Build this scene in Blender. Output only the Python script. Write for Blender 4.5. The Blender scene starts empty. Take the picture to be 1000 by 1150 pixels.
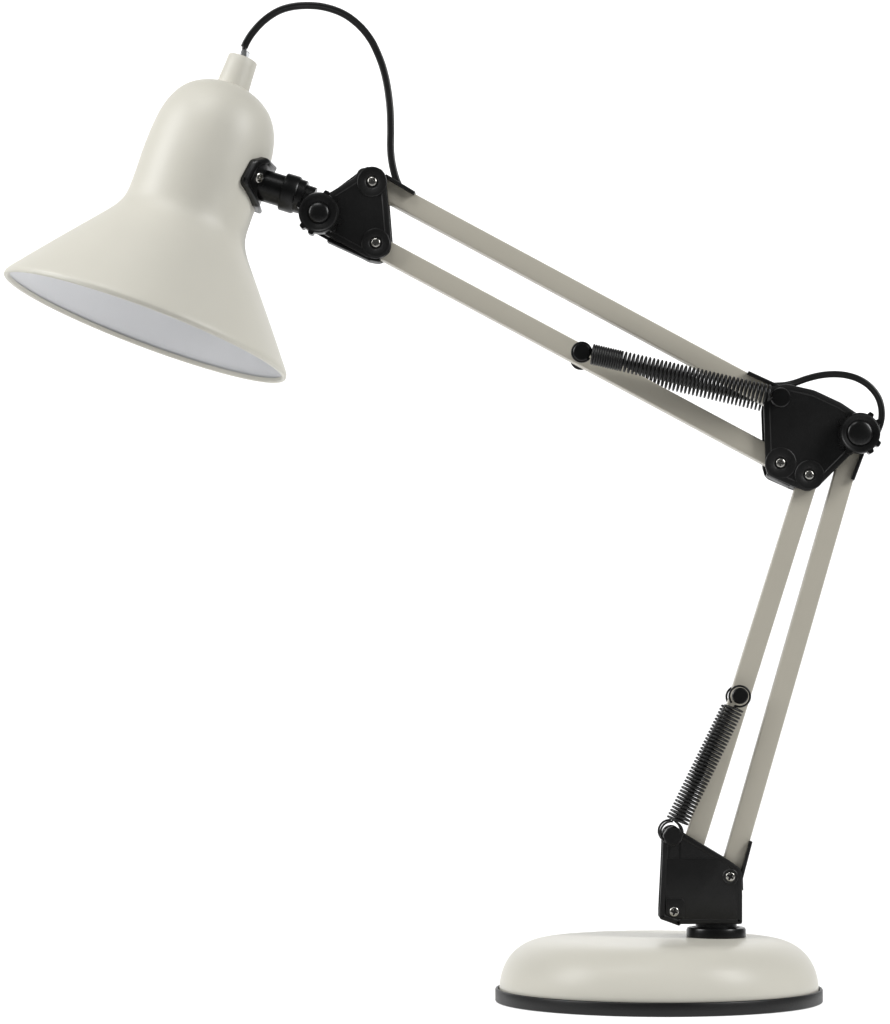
import bpy, bmesh, math
from mathutils import Vector, Matrix

# ------------------------------------------------------------------ units
# the lamp was measured in 0.45 mm steps; everything is modelled in real metres
S = 0.00045
D = 3300.0                 # distance of the camera from the lamp's middle plane (in steps)
CX, CY = 600.0, 810.0      # optical axis
BX = 740.0                 # base centre
H0 = 314.0                 # camera height above the table (in steps)
sc = bpy.context.scene
COL = sc.collection
PI = math.pi


def W(px, py, y=0.0):
    f = (D + y) / D
    return Vector((CX + (px - CX) * f - BX, y, (CY - py) * f + H0))


# ------------------------------------------------------------------ materials
def new_mat(name):
    m = bpy.data.materials.new(name)
    m.use_nodes = True
    nt = m.node_tree
    return m, nt, nt.nodes['Principled BSDF']


def bump_off(s):
    return s <= 0


def add_bump(nt, bsdf, scale, strength, dist, detail=4):
    tc = nt.nodes.new('ShaderNodeTexCoord')
    nz = nt.nodes.new('ShaderNodeTexNoise')
    nz.inputs['Scale'].default_value = scale
    nz.inputs['Detail'].default_value = detail
    if bump_off(strength):
        return tc, nz
    bp = nt.nodes.new('ShaderNodeBump')
    bp.inputs['Strength'].default_value = strength
    bp.inputs['Distance'].default_value = dist
    nt.links.new(tc.outputs['Object'], nz.inputs['Vector'])
    nt.links.new(nz.outputs['Fac'], bp.inputs['Height'])
    nt.links.new(bp.outputs['Normal'], bsdf.inputs['Normal'])
    return tc, nz


def vary(nt, bsdf, c0, c1, scale, tc, rough=None):
    nz = nt.nodes.new('ShaderNodeTexNoise')
    nz.inputs['Scale'].default_value = scale
    nz.inputs['Detail'].default_value = 3
    cr = nt.nodes.new('ShaderNodeValToRGB')
    cr.color_ramp.elements[0].position = .3
    cr.color_ramp.elements[1].position = .7
    cr.color_ramp.elements[0].color = (*c0, 1)
    cr.color_ramp.elements[1].color = (*c1, 1)
    nt.links.new(tc.outputs['Object'], nz.inputs['Vector'])
    nt.links.new(nz.outputs['Fac'], cr.inputs['Fac'])
    nt.links.new(cr.outputs['Color'], bsdf.inputs['Base Color'])
    if rough:
        mr = nt.nodes.new('ShaderNodeMapRange')
        mr.inputs['To Min'].default_value = rough[0]
        mr.inputs['To Max'].default_value = rough[1]
        nt.links.new(nz.outputs['Fac'], mr.inputs['Value'])
        nt.links.new(mr.outputs['Result'], bsdf.inputs['Roughness'])


def paint(name, c, rough, bump=.05):
    m, nt, b = new_mat(name)
    tc, nz = add_bump(nt, b, 900, bump, .0004)
    vary(nt, b, tuple(v * .985 for v in c), tuple(min(1, v * 1.015) for v in c), 25, tc, (rough - .04, rough + .05))
    return m


CREAM = paint('cream_paint', (.59, .573, .505), .47)
CREAM_GLOSS = paint('cream_gloss_paint', (.59, .573, .505), .335, .0)
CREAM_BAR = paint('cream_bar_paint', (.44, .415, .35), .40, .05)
for _m in (CREAM_GLOSS,):
    _m.node_tree.nodes['Principled BSDF'].inputs['Specular IOR Level'].default_value = .22
WHITE_IN = paint('white_reflector', (.65, .655, .67), .34, .0)


def plastic(name, v, r, scale=1400, bump=.25):
    m, nt, b = new_mat(name)
    tc, nz = add_bump(nt, b, scale, bump, .0003)
    vary(nt, b, (v, v, v), (v * 1.3, v * 1.3, v * 1.3), 60, tc, (r - .05, r + .08))
    b.inputs['Specular IOR Level'].default_value = .38
    return m


BLACK = plastic('black_plastic', .0025, .42)
BLACK_SM = plastic('black_smooth_plastic', .003, .28, 600, .05)
RIM = plastic('black_rim_plastic', .003, .42, 900, .15)
CORD = plastic('black_cord_rubber', .008, .33, 500, .08)
WIRE = plastic('black_spring_wire', .008, .35, 500, .03)
m, nt, b = new_mat('zinc_screw')
b.inputs['Base Color'].default_value = (.42, .41, .385, 1)
b.inputs['Metallic'].default_value = 1
b.inputs['Roughness'].default_value = .25
add_bump(nt, b, 1500, .2, .0002)
STEEL = m
m, nt, b = new_mat('milky_collar')
b.inputs['Base Color'].default_value = (.7, .72, .74, 1)
b.inputs['Roughness'].default_value = .3
b.inputs['Transmission Weight'].default_value = .85
b.inputs['IOR'].default_value = 1.15
add_bump(nt, b, 800, .1, .0002)
MILKY = m


# ------------------------------------------------------------------ linking
def link(name, bm, mat, parent=None, smooth=35):
    bmesh.ops.recalc_face_normals(bm, faces=bm.faces)
    me = bpy.data.meshes.new(name)
    co = [v.co for v in bm.verts]
    lo = Vector([min(c[i] for c in co) for i in range(3)])
    hi = Vector([max(c[i] for c in co) for i in range(3)])
    c = (lo + hi) / 2
    for v in bm.verts:
        v.co = (v.co - c) * S
    for f in bm.faces:
        f.smooth = True
    bm.to_mesh(me)
    bm.free()
    me.materials.append(mat)
    me.set_sharp_from_angle(angle=math.radians(smooth))
    o = bpy.data.objects.new(name, me)
    COL.objects.link(o)
    o['_w'] = tuple(c * S)
    if parent is not None:
        o.parent = parent
        pw = Vector(parent.get('_w', (0, 0, 0)))
        o.location = c * S - pw
    else:
        o.location = c * S
    return o


# ------------------------------------------------------------------ shapes
def frame(axis, up=None):
    a = Vector(axis).normalized()
    up = Vector(up) if up is not None else (Vector((0, 0, 1)) if abs(a.z) < .9 else Vector((1, 0, 0)))
    e1 = (up - a * up.dot(a)).normalized()
    e2 = a.cross(e1)
    return a, e1, e2


def add_lathe(bm, org, axis, prof, n=48, close=False, up=None):
    a, e1, e2 = frame(axis, up)
    org = Vector(org)
    rings = []
    for t, r in prof:
        if r < 1e-6:
            rings.append([bm.verts.new(org + a * t)])
        else:
            rings.append([bm.verts.new(org + a * t + (e1 * math.cos(2 * PI * k / n) + e2 * math.sin(2 * PI * k / n)) * r) for k in range(n)])
    pairs = list(zip(rings, rings[1:]))
    if close:
        pairs.append((rings[-1], rings[0]))
    for A, B in pairs:
        for k in range(n):
            q = (k + 1) % n
            if len(A) == 1 and len(B) == 1:
                continue
            if len(A) == 1:
                bm.faces.new((A[0], B[k], B[q]))
            elif len(B) == 1:
                bm.faces.new((A[k], A[q], B[0]))
            else:
                bm.faces.new((A[k], A[q], B[q], B[k]))


def smooth_pts(pts, step, closed=False):
    """Catmull-Rom resample"""
    P = [Vector(p) for p in pts]
    n = len(P)
    out = []
    for i in range(n if closed else n - 1):
        p0 = P[(i - 1) % n] if closed or i > 0 else P[0] * 2 - P[1]
        p1, p2 = P[i], P[(i + 1) % n]
        p3 = P[(i + 2) % n] if closed or i + 2 < n else P[-1] * 2 - P[-2]
        k = max(1, int((p2 - p1).length / step))
        for j in range(k):
            t = j / k
            out.append(.5 * ((2 * p1) + (p2 - p0) * t + (2 * p0 - 5 * p1 + 4 * p2 - p3) * t * t + (3 * p1 - p0 - 3 * p2 + p3) * t ** 3))
    if not closed:
        out.append(P[-1])
    return out


def add_tube(bm, pts, sect, ref=None, caps=True):
    """sweep a cross-section [(u,v)] along pts; v goes along ref (kept fixed) when given"""
    n = len(sect)
    rings = []
    prev = None
    for i, p in enumerate(pts):
        t = (pts[min(i + 1, len(pts) - 1)] - pts[max(i - 1, 0)]).normalized()
        r = Vector(ref) if ref is not None else (prev if prev is not None else (Vector((0, 1, 0)) if abs(t.y) < .9 else Vector((1, 0, 0))))
        v = (r - t * r.dot(t)).normalized()
        u = t.cross(v)
        prev = v
        rings.append([bm.verts.new(p + u * a + v * b) for a, b in sect])
    for A, B in zip(rings, rings[1:]):
        for k in range(n):
            q = (k + 1) % n
            bm.faces.new((A[k], A[q], B[q], B[k]))
    if caps:
        bm.faces.new(rings[0])
        bm.faces.new(rings[-1])


def circ(r, n=8):
    return [(r * math.cos(2 * PI * k / n), r * math.sin(2 * PI * k / n)) for k in range(n)]


def twin(w, h, n=24):
    """flat twin flex: two round cores joined, a groove between"""
    out = []
    r = h / 2
    off = w / 2 - r
    for k in range(n // 2):
        a = -PI / 2 - .45 + (PI + .9) * k / (n // 2 - 1) if False else -PI * .68 + PI * 1.36 * k / (n // 2 - 1)
        out.append((off + r * math.cos(a), r * math.sin(a)))
    for k in range(n // 2):
        a = PI - PI * .68 + PI * 1.36 * k / (n // 2 - 1)
        out.append((-off + r * math.cos(a), r * math.sin(a)))
    return out


def round_poly(pts, rads, seg=6):
    """2-D polygon with rounded corners"""
    out = []
    n = len(pts)
    for i, p in enumerate(pts):
        r = rads[i] if isinstance(rads, (list, tuple)) else rads
        p = Vector(p)
        a, b = Vector(pts[i - 1]), Vector(pts[(i + 1) % n])
        if r <= 0:
            out.append(p)
            continue
        d1, d2 = (a - p).normalized(), (b - p).normalized()
        ang = d1.angle(d2)
        t = min(r / math.tan(ang / 2), (a - p).length * .48, (b - p).length * .48)
        q0, q1 = p + d1 * t, p + d2 * t
        for k in range(seg + 1):
            s = k / seg
            out.append(q0 * (1 - s) ** 2 + p * 2 * s * (1 - s) + q1 * s * s)
    return out


def offset_poly(pts, d):
    n = len(pts)
    area = sum(pts[i].x * pts[(i + 1) % n].y - pts[(i + 1) % n].x * pts[i].y for i in range(n))
    s = 1 if area > 0 else -1
    out = []
    for i in range(n):
        e1 = (pts[i] - pts[i - 1]).normalized() if (pts[i] - pts[i - 1]).length > 1e-6 else Vector((1, 0))
        e2 = (pts[(i + 1) % n] - pts[i]).normalized() if (pts[(i + 1) % n] - pts[i]).length > 1e-6 else e1
        nn = (Vector((-e1.y, e1.x)) + Vector((-e2.y, e2.x)))
        nn = nn.normalized() if nn.length > 1e-6 else Vector((-e1.y, e1.x))
        c = max(.5, nn.dot(Vector((-e1.y, e1.x))))
        out.append(pts[i] + nn * (s * d / c))
    return out


def add_plate(bm, poly, y0, y1, bev=1.2, recess=0, inset=5, yref=None):
    """poly: 2-D world (X,Z) outline; front face at y0 (towards viewer), back at y1"""
    poly = [Vector(p) for p in poly]
    sg = 1 if y1 > y0 else -1
    layers = []
    if recess:
        layers += [(offset_poly(poly, inset + 1.2), y0 + sg * recess), (offset_poly(poly, inset), y0)]
    layers += [(offset_poly(poly, bev), y0), (offset_poly(poly, bev * .3), y0 + sg * bev * .3), (poly, y0 + sg * bev), (poly, y1)]
    rings = [[bm.verts.new((p.x, y, p.y)) for p in L] for L, y in layers]
    n = len(poly)
    for A, B in zip(rings, rings[1:]):
        for k in range(n):
            q = (k + 1) % n
            bm.faces.new((A[k], A[q], B[q], B[k]))
    f0 = bm.faces.new(rings[0])
    f1 = bm.faces.new(rings[-1])
    bmesh.ops.triangulate(bm, faces=[f0, f1])


def to2(pts, y):
    return [Vector((W(a, b, y).x, W(a, b, y).z)) for a, b in pts]


def add_beam(bm, p, q, half_w, y0, y1, bev=1.0):
    """bar in the lamp's plane from p to q (2-D), half_w across, from depth y0 to y1, bevelled"""
    p, q = Vector(p), Vector(q)
    d = (q - p).normalized()
    nrm = Vector((-d.y, d.x))
    sect = []
    a, b0, b1 = half_w, y0, y1
    k = bev
    for (u, v) in [(-a + k, b0), (a - k, b0), (a - .3 * k, b0 + .3 * k), (a, b0 + k), (a, b1 - k), (a - .3 * k, b1 - .3 * k), (a - k, b1), (-a + k, b1), (-a + .3 * k, b1 - .3 * k), (-a, b1 - k), (-a, b0 + k), (-a + .3 * k, b0 + .3 * k)]:
        sect.append((u, v))
    rings = []
    for c in (p, q):
        rings.append([bm.verts.new((c.x + nrm.x * u, v, c.y + nrm.y * u)) for u, v in sect])
    n = len(sect)
    for i in range(n):
        j = (i + 1) % n
        bm.faces.new((rings[0][i], rings[0][j], rings[1][j], rings[1][i]))
    bm.faces.new(rings[0])
    bm.faces.new(rings[1])


def screw_bm(c, nrm, r=5.4, rot=.3):
    """cross-recessed pan head, centre c on the seat, facing nrm"""
    bm = bmesh.new()
    a, e1, e2 = frame(nrm)
    c = Vector(c)
    N, R = 64, 20
    rings = []
    for i in range(R + 1):
        rr = r * i / R
        ring = []
        for k in range(N if i else 1):
            t = 2 * PI * k / N
            x, y = rr * math.cos(t), rr * math.sin(t)
            xr, yr = x * math.cos(rot) - y * math.sin(rot), x * math.sin(rot) + y * math.cos(rot)
            h = 1.6 * math.sqrt(max(0, 1 - (rr / r) ** 4 * .9))
            w, L = .19 * r, .70 * r
            if (abs(xr) < w and abs(yr) < L) or (abs(yr) < w and abs(xr) < L) or (abs(xr) + abs(yr) < .50 * r):
                h -= 3.2
            ring.append(bm.verts.new(c + e1 * x + e2 * y + a * h))
        rings.append(ring)
    rings.append([bm.verts.new(c + e1 * r * math.cos(2 * PI * k / N) + e2 * r * math.sin(2 * PI * k / N) - a * .8) for k in range(N)])
    for k in range(N):
        q = (k + 1) % N
        bm.faces.new((rings[0][0], rings[1][k], rings[1][q]))
        for A, B in zip(rings[1:], rings[2:]):
            bm.faces.new((A[k], A[q], B[q], B[k]))
    bm.faces.new(rings[-1])
    return bm


FRONT = Vector((0, -1, 0))


def screw(px, py, y, parent, rot=.3, r=5.2):
    return link('screw', screw_bm(W(px, py, y), FRONT, r, rot), STEEL, parent, 25)


def boss(bm, px, py, y, r, h=1.3, hole=6.8):
    """raised collar round a sunken screw seat"""
    c = W(px, py, y)
    add_lathe(bm, c, FRONT, [(-1, r + .2), (h - .7, r), (h, r - .9), (h, hole + 1.4), (h - .6, hole + .5), (.2, hole), (.2, 0)], 48)


# ------------------------------------------------------------------ lamp root
lamp = bpy.data.objects.new('desk_lamp', None)
COL.objects.link(lamp)
lamp.empty_display_size = .1
lamp['label'] = 'cream swing-arm desk lamp with black joints and springs, cone shade and round weighted base'
lamp['category'] = 'desk lamp'

# ---- base
prof = [(6, 0), (6, 170), (8, 178.3), (14, 178.8), (20, 178.6), (27, 177.6), (35, 175.4), (42, 172.4), (49, 168.2), (55, 163), (60, 157), (64, 150.5),
        (67, 143.5), (69, 136), (70.2, 128), (70.9, 118), (71.3, 105), (71.6, 80), (71.8, 40), (71.8, 0)]
# densify with a smooth curve
pp = smooth_pts([Vector((r, t, 0)) for t, r in prof[2:]], 3)
bm = bmesh.new()
add_lathe(bm, (0, 0, 0), (0, 0, 1), [(6, 0), (6, 170)] + [(p.y, max(0, p.x)) for p in pp], 160)
base = link('base', bm, CREAM_GLOSS, lamp, 60)
bm = bmesh.new()
add_lathe(bm, (0, 0, 0), (0, 0, 1), [(0, 0), (0, 181.5), (.6, 183), (1.6, 183.6), (13.6, 183.6), (14.8, 183), (15.3, 182), (15.3, 181), (14.6, 180.2), (8, 179.9), (4, 172), (4, 0)], 160)
link('base_rim', bm, RIM, base, 50)

# ---- swivel flange
fo = W(804.5, 1048, 3)
bm = bmesh.new()
add_lathe(bm, (fo.x, 3, 71.5), (0, 0, 1), [(0, 0), (0, 32.5), (1, 33.4), (8.5, 33.4), (10.5, 32.6), (11.3, 31), (11.3, 28), (9.5, 26.5), (9.5, 23.6), (13, 23.2), (20.5, 22.6), (20.5, 0)], 72)
link('swivel_flange', bm, BLACK_SM, lamp, 40)

# ---- lower bracket
PF, PB = -21.0, 21.0       # outer faces of the side plates
def bracket(outline, rads, webs, bosses, name, front_extra=None, inset=6):
    bm = bmesh.new()
    poly = round_poly(to2(outline, PF), rads)
    add_plate(bm, poly, PF, PF + 6, 1.6, .9, inset)
    # the rear cheek has the same outline at the same place, behind the bars
    add_plate(bm, poly, PB, PB - 6, 1.6, .9, inset)
    for (a, b, t, y0, y1) in webs:
        p, q = to2([a, b], PF)
        add_beam(bm, p, q, t, y0, y1, min(1.2, t * .5))
    for bb in bosses:
        boss(bm, bb[0], bb[1], PF + .9, bb[2])
        c = W(bb[0], bb[1], PF + .9)
        add_lathe(bm, (c.x, PB - .9, c.z), (0, 1, 0), [(-1, bb[2]), (.8, bb[2]), (1.3, bb[2] - .9), (1.3, 0)], 40)
    return bm


low_out = [(745, 931), (766, 934), (819, 966), (834, 977), (834, 1038), (765, 1038), (763, 1040), (741, 1032), (741, 1022), (744, 962)]
bm = bracket(low_out, [8, 3, 8, 12, 3, 1, 1, 3, 8, 10],
             [((747, 962), (745, 1020), 2.0, PF + 3, PB - 3), ((747, 1028), (766, 1035), 1.8, PF + 3, PB - 3),
              ((768, 1036), (830, 1036), 1.8, PF + 3, PB - 3),
              ((833.5, 1000), (833.2, 985), 1.8, PF + 3, PB - 3), ((832.8, 988), (844, 945), 1.8, PF + 2, PB - 2)], [], 'bracket', inset=5)
# raised fields on the cheek
p = round_poly(to2([(748, 964), (812, 964), (829, 988), (829, 1033), (768, 1033), (748, 1027)], PF), [2, 8, 8, 2, 3, 4])
add_plate(bm, p, PF + .3, PF + 2, .5)
p = round_poly(to2([(748.5, 1009), (766, 1009), (769, 1012), (769, 1032.5), (748.5, 1026.5)], PF), [1, 2, 2, 2, 3])
add_plate(bm, p, PF - .3, PF + 1, .5)
boss(bm, 820.5, 984.7, PF + .2, 9, .7, 6.6)
low_br = link('base_bracket', bm, BLACK, lamp)
screw(757.5, 1024, PF - .2, low_br, .2)
screw(820.5, 984.7, PF - .2, low_br, .5)

# ---- elbow bracket
elb_out = [(862, 434), (884, 431), (915, 438), (945, 452), (972, 470), (985, 487), (972, 503), (955, 511), (919, 547), (908, 552), (890, 546), (861, 533), (860, 515), (858, 458)]
bm = bracket(elb_out, [6, 10, 30, 30, 14, 14, 14, 8, 10, 10, 10, 12, 10, 12],
             [((863.0, 461), (864, 524), 1.9, PF + 3, PB - 3), ((862.5, 531.5), (888, 544.3), 1.9, PF + 3, 8),
              ((888, 543.5), (894, 546), 1.8, PF + 4, 4),
              ((840.5, 417.8), (877, 434.6), 1.9, PF + 2, PB - 2),
              ((880, 434), (945, 455.5), 1.6, PF + 3, PB - 3),
              ((971, 505), (958.5, 538), 2.0, PF + 3, PB - 3)],
             [(877, 520, 17.5), (909.3, 533.3, 16.5)], 'elbow', inset=6)
elb_br = link('elbow_bracket', bm, BLACK, lamp)
screw(877, 519.8, PF - .2, elb_br, .1, 5)
screw(909.3, 533.3, PF - .2, elb_br, .6, 5)

# ---- head bracket
head_out = [(418, 186.5), (430, 190), (433.5, 200), (436, 222), (439.5, 266), (439, 284), (424, 291), (412, 288.5), (372, 267), (345, 252), (345, 228), (372, 215), (398, 199), (404, 189)]
bm = bracket(head_out, [10, 8, 6, 10, 8, 14, 12, 8, 10, 18, 18, 10, 6, 8],
             [((433, 196.6), (465.5, 216.2), 1.9, PF + 2, PB - 2), ((368, 268.5), (416, 290.6), 1.9, PF + 3, -2),
              ((414, 289.5), (427, 292.0), 1.7, PF + 4, 0), ((372, 217), (400, 199.5), 1.6, PF + 3, PB - 3), ((403, 192), (414, 187.5), 1.7, PF + 4, PB - 1)],
             [(418, 204, 16.8), (422.2, 272.6, 16.2)], 'head', inset=6)
head_br = link('head_bracket', bm, BLACK, lamp)
screw(418.2, 203.6, PF - .2, head_br, .75, 5)
screw(422.3, 272.4, PF - .2, head_br, .3, 5)


# ---- bars (folded steel channel, open to the back)
def bar(a, b, name):
    p, q = to2([a, b], -11)
    d = (q - p).normalized()
    nrm = Vector((-d.y, d.x))
    a_, k, th = 11.2, 1.6, 1.6
    out = []
    for cx, cy, s0 in ((a_ - k, -11 + k, -90), (a_ - k, 11 - k, 0), (-a_ + k, 11 - k, 90), (-a_ + k, -11 + k, 180)):
        for j in range(4):
            an = math.radians(s0 + 30 * j)
            out.append((cx + k * math.cos(an), cy + k * math.sin(an)))
    bm = bmesh.new()
    rings = [[bm.verts.new((c.x + nrm.x * u, v, c.y + nrm.y * u)) for u, v in out] for c in (p - d * 8, q + d * 8)]
    n = len(out)
    for i in range(n):
        j = (i + 1) % n
        bm.faces.new((rings[0][i], rings[0][j], rings[1][j], rings[1][i]))
    bm.faces.new(rings[0])
    bm.faces.new(rings[1])
    return link(name, bm, CREAM_BAR, lamp, 40)


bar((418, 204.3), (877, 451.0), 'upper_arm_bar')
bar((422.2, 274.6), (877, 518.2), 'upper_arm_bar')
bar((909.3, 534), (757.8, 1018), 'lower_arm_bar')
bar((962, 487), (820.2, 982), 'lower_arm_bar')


# ---- knobs
def knob(px, py, r, rot, dome, parent, y0=PF):
    c = W(px, py, y0 - 8)
    c.y = y0
    bm = bmesh.new()
    # skirt
    add_lathe(bm, c, FRONT, [(0, 0), (0, r * .72), (2, r * .78), (3.5, r * .93), (5, r * .97), (15.5, r * .97), (16.8, r * .94), (17.2, r * .89), (16.8, r * .84), (16.4, r * .80), (16.2, dome + 2.0), (15.6, dome + 1), (15.6, dome),
                             (16.4, dome), (17.4, dome * .95), (18.4, dome * .80), (19.1, dome * .55), (19.5, dome * .28), (19.6, 0)], 64)
    for k in range(8):
        t = rot + (k // 2) * PI / 2 + (PI * .17 if k % 2 else -PI * .17)
        u = Vector((math.cos(t), 0, math.sin(t)))
        v = Vector((-math.sin(t), 0, math.cos(t)))
        sect = [(-3.6, -1), (3.6, -1), (3.2, 2.2), (2.2, 3.6), (-2.2, 3.6), (-3.2, 2.2)]
        ring = [[bm.verts.new(c + u * (r * .95 + b) + v * a + FRONT * d) for a, b in sect] for d in (4.5, 16.8)]
        for i in range(6):
            j = (i + 1) % 6
            bm.faces.new((ring[0][i], ring[0][j], ring[1][j], ring[1][i]))
        bm.faces.new(ring[0])
        bm.faces.new(ring[1])
    return link('knob', bm, BLACK_SM, parent, 35)


knob(965.3, 487, 23.4, 0, 14, elb_br)
knob(358.8, 240, 23.4, .15, 11.5, head_br)
# nuts behind
for px, py, par in ((965, 487, elb_br), (359, 240, head_br)):
    c = W(px, py, PF)
    bm = bmesh.new()
    add_lathe(bm, (c.x, PB - .5, c.z), (0, 1, 0), [(0, 11), (6, 11), (7, 10), (7, 0)], 6)
    add_lathe(bm, (c.x, PB - .5, c.z), (0, 1, 0), [(6, 5), (9, 5), (9.5, 4.4), (9.5, 0)], 20)
    link('nut', bm, BLACK_SM, par)

# ---- spring pins and springs
SY = 33.0                   # springs run outside the side plates, one in front and one behind
def pin(px, py, r, name='spring_pin', cap=True, y=SY):
    c = W(px, py, -y - 2)
    bm = bmesh.new()
    pr = [(0, 0), (0, r - 1.2), (.8, r - .3), (1.8, r), (4.5, r), (5.2, r - 1), (5.2, 4.6)]
    add_lathe(bm, (c.x, -y - 4, c.z), (0, 1, 0), [(0, 0)] + [(t, q) for t, q in pr[1:]] + [(2 * y + 8 - 5.2, 4.6), (2 * y + 8 - 5.2, r - 1), (2 * y + 8 - 4.5, r), (2 * y + 8 - 1.8, r), (2 * y + 8, r - 1.2), (2 * y + 8, 0)], 32)
    return link(name, bm, BLACK_SM, lamp, 30)


def spring(a, b, tight, pitch, r, wire, y, pa, pb, ra, rb, rot, name='spring', ea=0.0, eb=0.0):
    """extension spring a->b with a tightly wound stretch first, then open coils, and a hook loop round each pin"""
    fy = -abs(y)
    p = W(*a, fy)
    q = W(*b, fy)
    A, B = W(*pa, fy), W(*pb, fy)
    for v in (p, q, A, B):
        v.y = y
    L = (q - p).length
    ax, e1, e2 = frame(q - p, (0, 1, 0))
    # turns as function of length
    pts = []
    s, ang = 0.0, rot
    step = 2 * PI / 18
    while s < L:
        pi_ = pitch if s > tight else wire * 2.12
        pts.append(p + ax * s + (e1 * math.cos(ang) + e2 * math.sin(ang)) * r)
        s += pi_ * step / (2 * PI)
        ang += step
    def hook(c, rr, towards, sgn, n=26):
        """loop in the plane of the arms round the pin at c, starting from the coil end"""
        d = (towards - c)
        d.y = 0
        t0 = math.atan2(d.z, d.x)
        out = []
        for i in range(n):
            t = t0 + sgn * (2 * PI * .93) * i / (n - 1)
            out.append(c + Vector((math.cos(t), 0, math.sin(t))) * rr)
        return out
    ha = hook(A, ra, p, 1)
    hb = hook(B, rb, q, -1)
    full = list(reversed(ha)) + [((ha[0] + pts[0]) / 2)] + pts + [((pts[-1] + hb[0]) / 2)] + hb
    bm = bmesh.new()
    add_tube(bm, full, circ(wire, 8))
    return link(name, bm, WIRE, lamp, 60)


pin(653.5, 395.5, 9.9)
pin(877, 446.5, 11.0)
pin(831.5, 781.5, 9.2, y=25)
pin(756, 939, 10.8, y=25)
for y in (-SY, SY):
    spring((664.6, 397.6), (864, 444), 34, 4.55, 10.5, 1.28, y, (653.5, 395.5), (877, 446.5), 10.8, 8, 0)
for y in (-25, 25):
    spring((825, 794), (761.5, 924), 0, 4.1, 10.6, 1.22, y, (831, 782), (754.5, 935), 11.6, 12.4, 0)

# ---- shade
C = W(163.5, 368.5, 0)
u = Vector((.333, 0.052, .943)).normalized()
n_ = Vector((.943, 0, -.333)).normalized()     # side of the joint
n_ = (n_ - u * n_.dot(u)).normalized()
m_ = u.cross(n_)
if m_.y > 0:
    m_ = -m_                                     # m_ points to the viewer
outer = [(2.5, 166.6), (5, 166.2), (9, 163.6), (20, 155), (33, 144.8), (54, 128), (75, 111), (95, 94.5), (108, 84), (116, 78.2), (124, 73.8), (131, 71.4), (140, 70.2), (152, 69.9),
         (166, 70), (190, 70.4), (212, 69.6), (228, 68.2), (240, 66), (251, 62.6), (261, 57.8), (270, 51.2), (277, 43), (282.5, 33.5), (286.5, 23), (289, 12), (289.6, 0)]
po = smooth_pts([Vector((r, t * (1 + .011 * min(1, t / 100)), 0)) for t, r in outer], 3)
oprof = [(p.y, max(0, p.x)) for p in po]
bead = []
for k in range(9):
    a = math.radians(-180 + 200 * (k + .0) / 8)
    bead.append((1.6 + 2.4 * math.sin(a), 164.3 + 2.4 * math.cos(a)))
inner = [(5.5, 162.4), (9, 160.6), (33, 141.8), (75, 108), (108, 79.5), (124, 69.4), (140, 66), (190, 66), (228, 64), (251, 58.5), (270, 47), (282, 29), (285.5, 0)]
bm = bmesh.new()
add_lathe(bm, C, u, [(4.2, 161.2)] + bead + oprof, 128)
# rolled rim turned inwards
shade = link('lamp_shade', bm, CREAM, lamp, 60)
bm = bmesh.new()
pi2 = smooth_pts([Vector((r, t, 0)) for t, r in inner], 5)
add_lathe(bm, C, u, [(4.6, 162.9)] + [(p.y, max(0, p.x)) for p in pi2], 128)
link('reflector', bm, WHITE_IN, shade, 60)
bm = bmesh.new()
add_lathe(bm, C, u, [(283, 0), (283, 18.9), (291, 18.7), (303, 17.9), (315, 17.2), (323.8, 16.9), (324.8, 16.5), (325.2, 15.8), (325.2, 6.2), (321, 6.2), (321, 0)], 64)
link('socket_cap', bm, CREAM, shade, 40)
ct = C + u * 323.5
bm = bmesh.new()
add_lathe(bm, ct, u + Vector((.0, 0, 0)), [(-2, 0), (-2, 5.3), (8, 5.2), (10.4, 4.9), (11, 4.2), (11, 0)], 32)
link('cord_collar', bm, MILKY, shade, 40)

# bulb holder and bulb inside the shade are out of the photograph's sight: left empty

# ---- clamp hugging the neck of the shade
hexo = [(0, 222), (26, 221), (40, 211), (44.5, 182), (13, 168), (-13, 168), (-44.5, 182), (-40, 211), (-26, 221)]
hx = round_poly([Vector((a * 1.22, t)) for a, t in hexo], [0, 9, 9, 9, 9, 9, 9, 9, 9], 5)
hx = [Vector((p.x / 1.22, p.y)) for p in hx]
cc = Vector((0, 196))
bm = bmesh.new()
levels = [(0.0, 73.5), (.3, 73.5), (.55, 73.5), (.74, 73.6), (.79, 74), (.83, 76.8), (.87, 77.8), (.94, 77.8), (.98, 77), (1.0, 75.4), (1.0, 67)]
rings = []
for s, r in levels:
    ring = []
    for p in hx:
        q = cc + (p - cc) * s
        a = math.radians(q.x)
        # the plate flattens a little off the round neck
        rr = r
        ring.append(bm.verts.new(C + u * q.y + (n_ * math.cos(a) + m_ * math.sin(a)) * rr))
        if s == 0:
            break
    rings.append(ring)
N = len(hx)
for k in range(N):
    q = (k + 1) % N
    bm.faces.new((rings[0][0], rings[1][k], rings[1][q]))
    for A, B in zip(rings[1:], rings[2:]):
        bm.faces.new((A[k], A[q], B[q], B[k]))
clamp = link('shade_clamp', bm, BLACK_SM, lamp, 35)
for sgn in (1, -1):
    a = math.radians(25) * sgn
    d = n_ * math.cos(a) + m_ * math.sin(a)
    d2 = (n_ * math.cos(a * 1.5) + m_ * math.sin(a * 1.5))
    link('screw', screw_bm(C + u * 197.5 + d * 74.5, d2, 5.8, .9), STEEL, clamp, 25)

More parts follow.
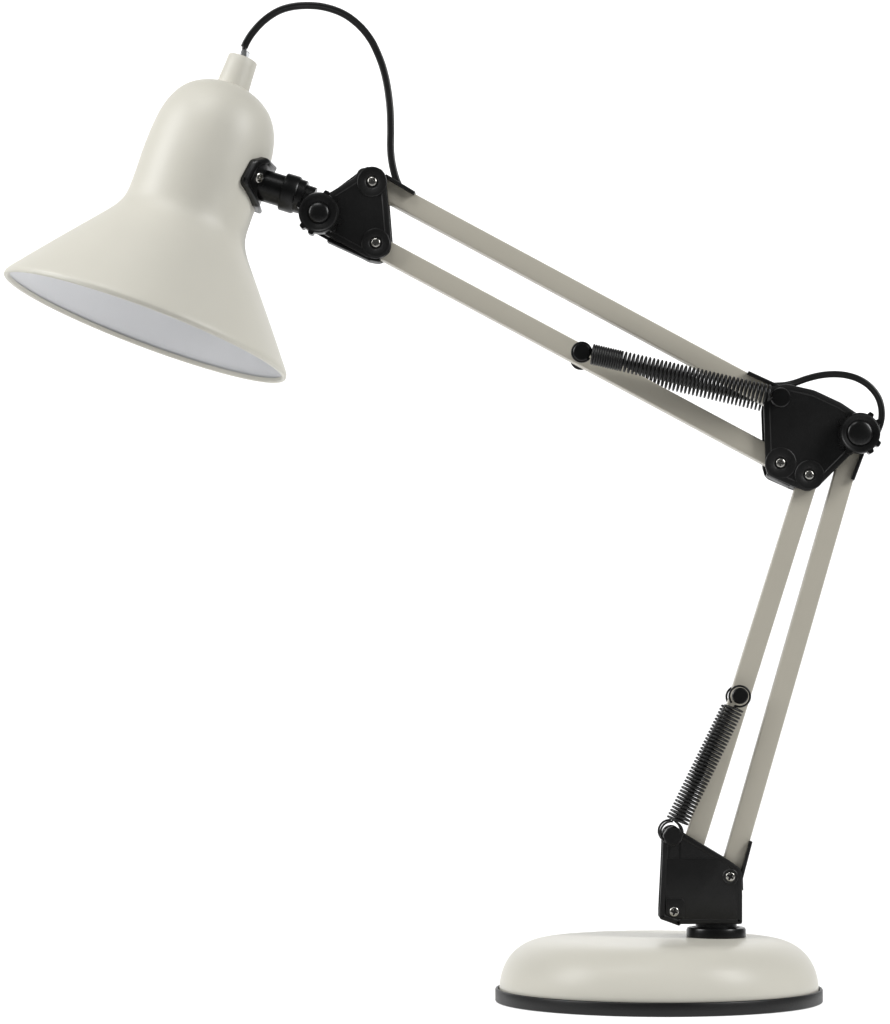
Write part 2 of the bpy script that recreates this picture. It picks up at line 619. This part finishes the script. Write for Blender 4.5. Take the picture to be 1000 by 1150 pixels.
# ---- swivel joint: stepped sleeves from the clamp down to the knob
a0 = W(297, 208.5, 0)
a1 = W(345, 223, 0)
ax = (a1 - a0).normalized()
bm = bmesh.new()
add_lathe(bm, a0, ax, [(-8, 0), (-8, 17.6), (23, 17.6), (23.5, 0)], 48)
add_lathe(bm, a0, ax, [(22, 0), (22, 20.4), (23, 21.2), (37, 21.2), (38.6, 20.2), (38.6, 0)], 48)
# a flat key on the sleeve
add_lathe(bm, a0, ax, [(37, 0), (37, 19.2), (46, 18.8), (46.8, 18), (46.8, 0)], 48)
add_lathe(bm, a0, ax, [(45, 0), (45, 15.2), (58, 14.6), (58, 0)], 40)
k0 = W(358.8, 240, 0)
add_lathe(bm, (k0.x, PF + 6.5, k0.z), (0, 1, 0), [(0, 0), (0, 20), (1, 21), (28, 21), (29, 20), (29, 0)], 48)
joint = link('swivel_joint', bm, BLACK_SM, lamp, 35)

# ---- cords
def cord(pts, ys, w, h, name):
    P = [W(a, b, y) for (a, b), y in zip(pts, ys)]
    bm = bmesh.new()
    add_tube(bm, smooth_pts(P, 3), twin(w, h), ref=(0, 1, 0))
    return link(name, bm, CORD, lamp, 50)


cs = [(274.4, 53.2), (276.6, 48.2), (283, 38), (293, 26.5), (304, 17.5), (316, 11), (330, 7.3), (346, 6.2), (362, 7.5), (378, 12), (391, 18.5), (403, 28), (412, 38), (420, 50.5), (428, 69), (433, 86), (436.3, 104), (438.4, 124), (439, 145), (438.8, 163), (439.8, 178), (443, 194), (448, 208), (458, 222), (480, 236)]
cy = [ct.y] * 2 + [ct.y - (ct.y + 2) * i / (len(cs) - 3) for i in range(len(cs) - 2)]
head_cord = cord(cs, cy, 8.3, 4.8, 'cord')
bm = bmesh.new()
add_tube(bm, [ct + u * -1, ct + u * 4, (ct + u * 4 + W(274.6, 52.6, ct.y)) / 2, W(274.9, 51.5, ct.y)], circ(2.7, 16))
link('cord_core', bm, CORD, head_cord)
ce = [(820, 420), (850, 432), (876, 433), (891, 430.5), (906, 425.4), (920, 421.8), (934, 420.3), (948, 421), (961, 424.3), (972, 430), (980.5, 437.6), (986.8, 447), (989.8, 457), (990.4, 467), (988.6, 477), (984, 487), (975, 498), (967, 508), (959, 520)]
cyy = [0, 0, 2, 6, 8, 8, 8, 8, 8, 8, 8, 8, 8, 8, 8, 8, 6, 0, 0]
cord(ce, cyy, 7.6, 4.8, 'cord')

# ------------------------------------------------------------------ seamless sweep
bm = bmesh.new()
prof = [(-2.6, 0)]
for i in range(1, 12):
    prof.append((-2.6 + 3.7 * i / 12, 0))
R = .7
for i in range(17):
    a = PI / 2 * i / 16
    prof.append((1.1 + R * math.sin(a), R - R * math.cos(a)))
prof.append((1.1 + R, 3.0))
Wd = 2.6
A = [bm.verts.new((-Wd / S, y / S, z / S)) for y, z in prof]
B = [bm.verts.new((Wd / S, y / S, z / S)) for y, z in prof]
for i in range(len(prof) - 1):
    bm.faces.new((A[i], B[i], B[i + 1], A[i + 1]))
mm = bpy.data.materials.new('milk_acrylic_sweep')
mm.use_nodes = True
nt = mm.node_tree
nt.nodes.clear()
out = nt.nodes.new('ShaderNodeOutputMaterial')
mix = nt.nodes.new('ShaderNodeMixShader')
df = nt.nodes.new('ShaderNodeBsdfDiffuse')
tr = nt.nodes.new('ShaderNodeBsdfTranslucent')
tc = nt.nodes.new('ShaderNodeTexCoord')
nz = nt.nodes.new('ShaderNodeTexNoise')
nz.inputs['Scale'].default_value = 3
cr = nt.nodes.new('ShaderNodeValToRGB')
cr.color_ramp.elements[0].color = (.90, .90, .90, 1)
cr.color_ramp.elements[1].color = (.93, .93, .93, 1)
nt.links.new(tc.outputs['Object'], nz.inputs['Vector'])
nt.links.new(nz.outputs['Fac'], cr.inputs['Fac'])
nt.links.new(cr.outputs['Color'], df.inputs['Color'])
nt.links.new(cr.outputs['Color'], tr.inputs['Color'])
mix.inputs[0].default_value = .5
nt.links.new(df.outputs[0], mix.inputs[1])
nt.links.new(tr.outputs[0], mix.inputs[2])
nt.links.new(mix.outputs[0], out.inputs[0])
bmesh.ops.recalc_face_normals(bm, faces=bm.faces)
sweep = link('ground', bm, mm, None, 80)
sweep['kind'] = 'structure'
sweep['label'] = 'seamless pure white studio sweep behind and beneath the lamp'

for o in bpy.data.objects:
    if '_w' in o:
        del o['_w']


# ------------------------------------------------------------------ lights
def area(name, loc, look, sx, sy, power, color=(1, 1, 1)):
    L = bpy.data.lights.new(name, 'AREA')
    L.shape = 'RECTANGLE'
    L.size, L.size_y = sx, sy
    L.energy = power
    L.color = color
    o = bpy.data.objects.new(name, L)
    COL.objects.link(o)
    o.location = loc
    o.rotation_euler = (Vector(look) - Vector(loc)).to_track_quat('-Z', 'Y').to_euler()
    return o


area('under_table_light', (-.1, .72, -.22), (-.1, .72, 0), 1.9, 1.95, 21)
area('backdrop_light', (-.1, 2.7, .45), (-.1, 0, .45), 3.4, 3.0, 102)
area('softbox_left', (-1.15, -.3, .85), (-.1, 0, .2), .5, .75, 11.8)
area('softbox_right', (1.0, -.55, .95), (-.05, 0, .22), .42, .7, 14)
area('overhead_softbox', (-.42, -.55, 1.35), (-.22, 0, .35), .6, .3, .9).data.spread = math.radians(80)

w = bpy.data.worlds.new('World')
sc.world = w
w.use_nodes = True
w.node_tree.nodes['Background'].inputs[0].default_value = (.95, .98, 1, 1)
w.node_tree.nodes['Background'].inputs[1].default_value = .07

# ------------------------------------------------------------------ camera
cam = bpy.data.cameras.new('camera')
co = bpy.data.objects.new('camera', cam)
COL.objects.link(co)
co.location = ((CX - BX) * S, -D * S, H0 * S)
co.rotation_euler = (PI / 2, 0, 0)
cam.sensor_fit = 'VERTICAL'
cam.sensor_height = 36
cam.lens = D / 1150 * 36
cam.shift_x = (500 - CX) / 1150
cam.shift_y = (CY - 575) / 1150
cam.clip_start = .01
cam.clip_end = 50
sc.camera = co

sc.view_settings.view_transform = 'Standard'
sc.view_settings.look = 'None'
sc.view_settings.exposure = 0
sc.view_settings.gamma = 1
